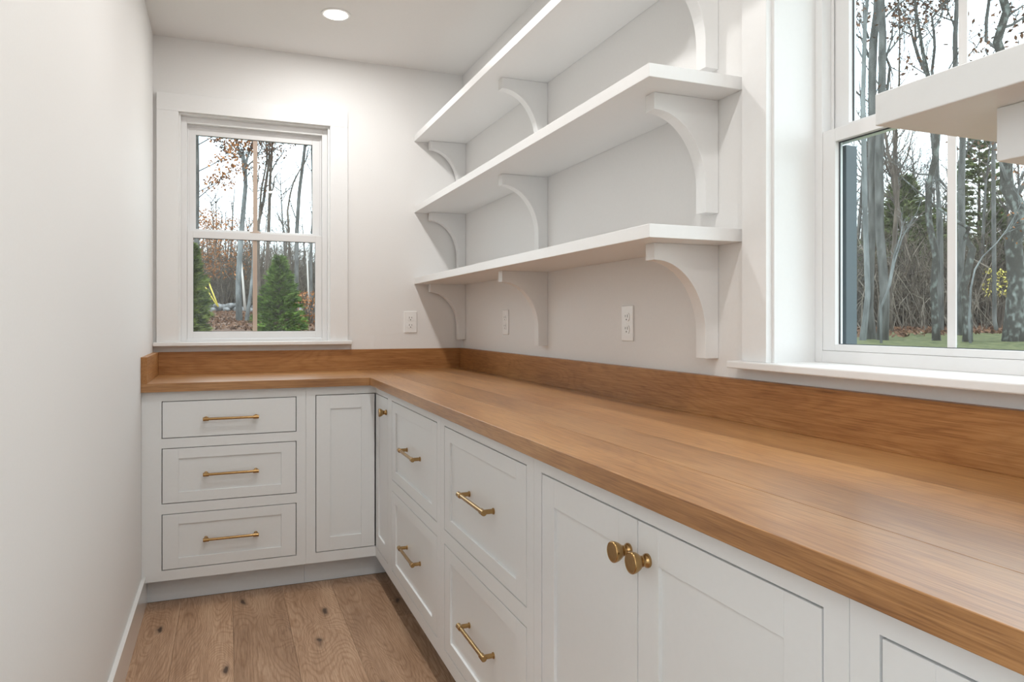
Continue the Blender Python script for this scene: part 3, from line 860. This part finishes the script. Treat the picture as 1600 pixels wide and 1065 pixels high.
# --- trees seen through the large right window
D = 12.5
tree('pale grey trunk curving at the left edge of the large window, behind the glass', [(1346, 552, 9), (1348, 500, 8.5), (1351, 460, 8), (1354, 400, 8), (1356, 330, 8), (1355, 260, 8), (1353, 150, 7), (1348, 40, 6)], D, 'bark_pale', None, 'pale_tree', [], 6, 1.0, .6, 'brownleaf', .05, .05)
tree('thick grey trunk second from the left edge of the large window', [(1362, 552, 14), (1363, 480, 13), (1362, 400, 12), (1361, 300, 12), (1359, 200, 12), (1358, 120, 12), (1361, 70, 12), (1367, 20, 10), (1369, -40, 9)], D + .6, 'bark', None, 'grey_tree',
     [[(1358, 90, 5), (1345, 60, 3), (1336, 45, 2)], [(1357, 60, 4), (1352, 40, 4), (1357, 0, 3)]], 6, 1.1, .6, 'brownleaf', .05, .05)
tree('brownish straight trunk third from the left edge of the large window', [(1378, 548, 15), (1378, 460, 14), (1379, 360, 13), (1378, 250, 13), (1381, 170, 12), (1378, 110, 11), (1374, 60, 11), (1377, 0, 10), (1379, -50, 9)], D + .2, 'bark', None, 'brown_trunk_tree',
     [[(1381, 100, 4), (1397, 60, 3), (1403, 30, 2)], [(1383, 88, 3), (1402, 62, 2.5), (1421, 35, 2)], [(1383, 85, 3), (1389, 105, 4), (1391, 140, 4)], [(1380, 30, 3), (1400, 10, 2.5), (1430, -12, 2)]], 6, 1.1, .6, 'brownleaf', .06, .05)
tree('pair of pale whips rising from one root beside the straight brownish trunk', [(1377, 540, 3.5), (1382, 480, 3.5), (1388, 445, 3.2), (1402, 410, 2.6), (1414, 370, 2), (1420, 345, 1.4)], D - .8, 'bark_pale', None, 'sapling', [[(1388, 450, 3), (1397, 405, 2.4), (1412, 365, 1.8), (1424, 350, 1)]], 2, .5, .7, None, 0, .05, .5, 1)
tree('slim brown trunk with thin upswept limbs left of the white grille bar', [(1392, 525, 7), (1394, 460, 6.5), (1397, 380, 6), (1399, 300, 5.5), (1400, 250, 5), (1396, 215, 4)], D + 3, 'bark_brown', None, 'slim_tree',
     [[(1401, 290, 3), (1404, 240, 2.6), (1407, 205, 2)], [(1401, 275, 2.5), (1414, 245, 2), (1425, 205, 1.5)], [(1399, 265, 2), (1388, 245, 1.5), (1382, 230, 1)]], 9, .9, .5, None, 0, .05)
tree('dead-straight lichened trunk halfway between the frame and the white grille bar', [(1464, 550, 12), (1462, 500, 10), (1460, 450, 10), (1461, 400, 9.5), (1457, 340, 10), (1454, 290, 9.5), (1457, 250, 9), (1460, 200, 9), (1462, 150, 8)], D, 'bark_lichen', None, 'lichened_tree',
     [[(1452, 273, 3), (1440, 270, 2.5), (1428, 264, 2), (1418, 256, 1.4)], [(1462, 215, 5), (1466, 240, 4.5), (1474, 275, 4), (1480, 300, 3.5)], [(1464, 210, 3), (1471, 195, 2), (1478, 180, 1.5)]], 7, 1.0, .55, None, 0, .05)
tree('forked bare tree showing against the sky above the deep shelf', [(1470, 500, 6), (1466, 350, 6), (1452, 220, 6), (1444, 120, 5), (1437, 90, 5), (1431, 65, 5)], D + 2.5, 'bark', None, 'forked_tree',
     [[(1431, 65, 3.5), (1426, 50, 3), (1427, 25, 2.5), (1434, 0, 2)], [(1431, 63, 3), (1439, 45, 2), (1450, 32, 1.4)], [(1426, 55, 2.5), (1412, 48, 2), (1398, 35, 1.4)]], 3, .8, .8, 'brownleaf', .06, .05, .4)
tree('slim dark tree left of the upper white grille bar', [(1462, 500, 5), (1460, 300, 5), (1459, 180, 5), (1458, 110, 4.5), (1459, 75, 4), (1457, 50, 4), (1460, 25, 3.5), (1472, 8, 3)], D + 1.5, 'bark', None, 'slim_tree', [[(1459, 40, 2), (1470, 25, 1.6), (1480, 5, 1.3)], [(1458, 60, 2), (1445, 48, 1.5), (1420, 30, 1.1)]], 5, .8, .7, 'brownleaf', .08, .05, .8)
tree('dark trunk half hidden behind the white grille bar', [(1503, 548, 11), (1502, 450, 10), (1501, 380, 10), (1499, 300, 10), (1498, 220, 9), (1499, 120, 8), (1496, 60, 7)], D + 1, 'bark', None, 'dark_tree', [[(1502, 252, 3.5), (1511, 232, 3), (1517, 220, 2.4), (1527, 214, 1.8)]], 8, 1.0, .5, 'brownleaf', .06, .05)
tree('crooked mid-grey trunk right of the white grille bar', [(1511, 550, 13), (1512, 500, 12), (1511, 450, 11), (1513, 390, 10), (1513, 370, 8), (1508, 358, 6), (1503, 345, 5)], D - .6, 'bark_lichen', None, 'crooked_tree', [], 3, .7, .8, None, 0, .05, 1.5)
tree('pale leaning sapling between the crooked trunk and the broad trunk', [(1517, 500, 3.5), (1521, 450, 3), (1530, 420, 2.6), (1540, 400, 2.2), (1556, 380, 1.8), (1570, 360, 1.3)], D - 1, 'bark_pale', None, 'sapling', [], 3, .5, .6, 'orange', .06, .03, .5, 1)
tree('broad lichen-covered trunk nearest the right edge of the picture', [(1585, 555, 30), (1588, 500, 27), (1592, 440, 25), (1591, 380, 24), (1586, 330, 22), (1581, 290, 20), (1578, 250, 18), (1574, 180, 15), (1570, 110, 14), (1566, 60, 13), (1568, 20, 12), (1563, -30, 11)], D - .8, 'bark_lichen', None, 'broad_tree',
     [[(1590, 330, 10), (1597, 300, 8), (1606, 270, 7), (1612, 230, 6)], [(1574, 280, 6), (1565, 255, 5), (1562, 235, 4)], [(1572, 30, 4), (1585, 18, 3), (1600, 8, 2)]], 8, 1.2, .5, 'brownleaf', .08, .055)
tree('thin dark stem in the upper right pane above the deep shelf', [(1560, 500, 6), (1558, 250, 6), (1553, 80, 5.5), (1547, 60, 5.5), (1544, 30, 5), (1540, 0, 4.5), (1538, -40, 4)], D + 2, 'bark', None, 'thin_tree', [], 7, .9, .6, 'brownleaf', .12, .05, 1.)
conifer('dark green hemlock behind the three trunks at the left of the large window', 1412, 22, 4.4, 2.0, 'hemlock', 9000, .09, 'hemlock', .05, .22)
conifer('broad low hemlock behind the lichened trunk in the large window', 1450, 24, 3.4, 2.4, 'hemlock', 9000, .09, 'hemlock', .05, .22)
conifer('tall hemlock just right of the white grille bar', 1530, 23, 6.3, 1.7, 'hemlock', 7000, .09, 'hemlock', .05, .2)
conifer('hemlock partly hidden behind the broad trunk', 1556, 21, 3.2, 1.6, 'hemlock', 7000, .09, 'hemlock', .05, .2)

# --- distant woods: bare thin trees, each an object of its own
def woods(label, group, n, px0, px1, d0, d1, protos, bark_cycle, hh=(4.6, 6.2), nbr=13):
    made = []
    for i in range(protos):
        d = 30
        h = rnd.uniform(*hh)
        base = Vector((0, 0, 0))
        t = thing('bare_woodland_tree', label, 'tree', (0, 0, 0), group)
        pts, rad, p = [Vector((0, 0, -.3))], [.09], Vector((0, 0, -.3))
        dd = Vector((rnd.uniform(-.06, .06), rnd.uniform(-.06, .06), 1)).normalized()
        for k in range(6):
            dd = (dd + rv(.07) + Vector((0, 0, .05))).normalized()
            p = p + dd * h / 6; pts.append(p.copy()); rad.append(.08 * (1 - .85 * (k + 1) / 6))
        build('trunk', MB().tube(pts, rad, 6, cap=False), bark_cycle[i % len(bark_cycle)], t, smooth=True)
        lb = MB()
        for k in range(nbr):
            f = rnd.uniform(.18, .98) * 6; j = min(5, int(f)); q = pts[j].lerp(pts[j + 1], f - j)
            a = rnd.uniform(0, 6.283)
            bough(lb, q, Vector((math.cos(a), math.sin(a), rnd.uniform(.4, 1.2))).normalized(), rnd.uniform(.7, 1.5), .018, 1, 4)
        o = build('branches', lb, 'twig', t, recalc=False); o['kind'] = 'stuff'
        made.append(t)
    for i in range(n):
        if i < len(made): t = made[i]
        else:
            src = made[i % len(made)]
            t = src.copy(); COL.objects.link(t)
            for ch in list(src.children):
                c = ch.copy(); COL.objects.link(c); c.parent = t
        px = px0 + (px1 - px0) * ((i * .6180339 + rnd.uniform(-.03, .03)) % 1.0)
        d = d0 + (d1 - d0) * rnd.random()
        t.location = place(px, d)
        t.rotation_euler = (0, 0, rnd.uniform(0, 6.28))
        s = rnd.uniform(.75, 1.25); t.scale = (s, s, s * rnd.uniform(.9, 1.15))
woods('thin bare tree in the crowded woods beyond the stone wall', 'bare trees beyond the stone wall', 60, 250, 560, 31, 50, 5, ['bark', 'bark_brown', 'bark_pale'], (4.2, 5.8), 15)
woods('thin bare tree in the crowded woods far behind the large window', 'bare trees far behind the large window', 84, 1180, 2000, 19, 40, 6, ['bark', 'bark_brown', 'bark'], (5.4, 8.0), 24)

def thicket(label, px0, px1, d0, d1, n, h0, h1, mat, name='brush_thicket'):
    mb = MB()
    for i in range(n):
        d = rnd.uniform(d0, d1); p = place(rnd.uniform(px0, px1), d)
        h = rnd.uniform(h0, h1) * (.35 + .65 * rnd.random())
        l = Vector((rnd.uniform(-.6, .6), rnd.uniform(-.6, .6), 1)).normalized()
        q = p + l * h * .5; e = q + (l + rv(.5)).normalized() * h * .5
        r = rnd.uniform(.006, .016)
        mb.tube([p, q, e], [r, r * .8, r * .4], 3, cap=False)
        for _ in range(3):
            s = q.lerp(e, rnd.random()); k = s + (rv(1) + Vector((0, 0, .5))).normalized() * h * .28
            mb.tube([s, k], [r * .5, r * .3], 3, cap=False)
    o = build(name, mb, mat, None, recalc=False, loc=place((px0 + px1) / 2, (d0 + d1) / 2))
    tag(o, label, 'brush'); o['kind'] = 'stuff'
thicket('tangled grey-brown brush behind the stone wall', 220, 600, 30.5, 42, 7000, 1.5, 4.2, 'brush')
thicket('paler dry saplings standing in the brush behind the stone wall', 240, 580, 30.2, 36, 620, 1.5, 4.4, 'brush_lite')
thicket('tangled brown undergrowth between the trunks outside the large window', 1100, 2200, 17.5, 28, 19000, .8, 3.4, 'brush')
thicket('paler dry stems scattered among the undergrowth outside the large window', 1150, 2100, 15.5, 24, 1350, .6, 2.8, 'brush_lite')
# russet shrubs
def shrub(label, px, d, h, rw, mat, n, s, z0=.2):
    base = place(px, d); t = thing('leafy_shrub', label, 'shrub', base)
    br = MB(); lv = MB()
    for k in range(16):
        a = rnd.uniform(0, 6.28); q = base + Vector((math.cos(a) * rw * .6, math.sin(a) * rw * .6, h * rnd.uniform(.5, .95)))
        br.tube([base, base.lerp(q, .5) + rv(.1), q], [.02, .014, .005], 4, cap=False)
    for k in range(n):
        a = rnd.uniform(0, 6.28); rr = rw * math.sqrt(rnd.random()); zz = h * (z0 + (1 - z0) * rnd.random())
        leaf(lv, base + Vector((math.cos(a) * rr, math.sin(a) * rr, zz)), s * rnd.uniform(.7, 1.3))
    o = build('stems', br, 'bark_brown', t, recalc=False); o['kind'] = 'stuff'
    o = build('leaves', lv, mat, t, recalc=False); o['kind'] = 'stuff'
shrub('tall orange-leaved shrub behind the oak at the left of the small window', 316, 33, 4.5, .85, 'orange', 1500, .06, .3)
shrub('orange-leaved thicket tree left of the forked grey tree', 352, 30.4, 3.9, 1.2, 'orange', 1300, .055, .35)
shrub('small yellow-leaved bush at the foot of the broad trunk', 1562, 16, 1.35, .35, 'yellowleaf', 160, .04, .55)
shrub('russet-leaved bush low behind the right spruce', 486, 21, .95, .5, 'orange', 420, .045, .05)
# fallen leaves
mb = MB()
for i in range(5200):
    if rnd.random() < .5: p = place(rnd.uniform(292, 510), rnd.uniform(18.2, 29))
    else: p = place(rnd.uniform(1290, 1640), rnd.uniform(13.5, 24))
    leaf(mb, p + Vector((0, 0, .03)), rnd.uniform(.04, .08))
o = build('fallen_leaves', mb, 'brownleaf', None, recalc=False, loc=place(1400, 18)); tag(o, 'scattered dry brown leaves on the ground outside both windows', 'leaves'); o['kind'] = 'stuff'
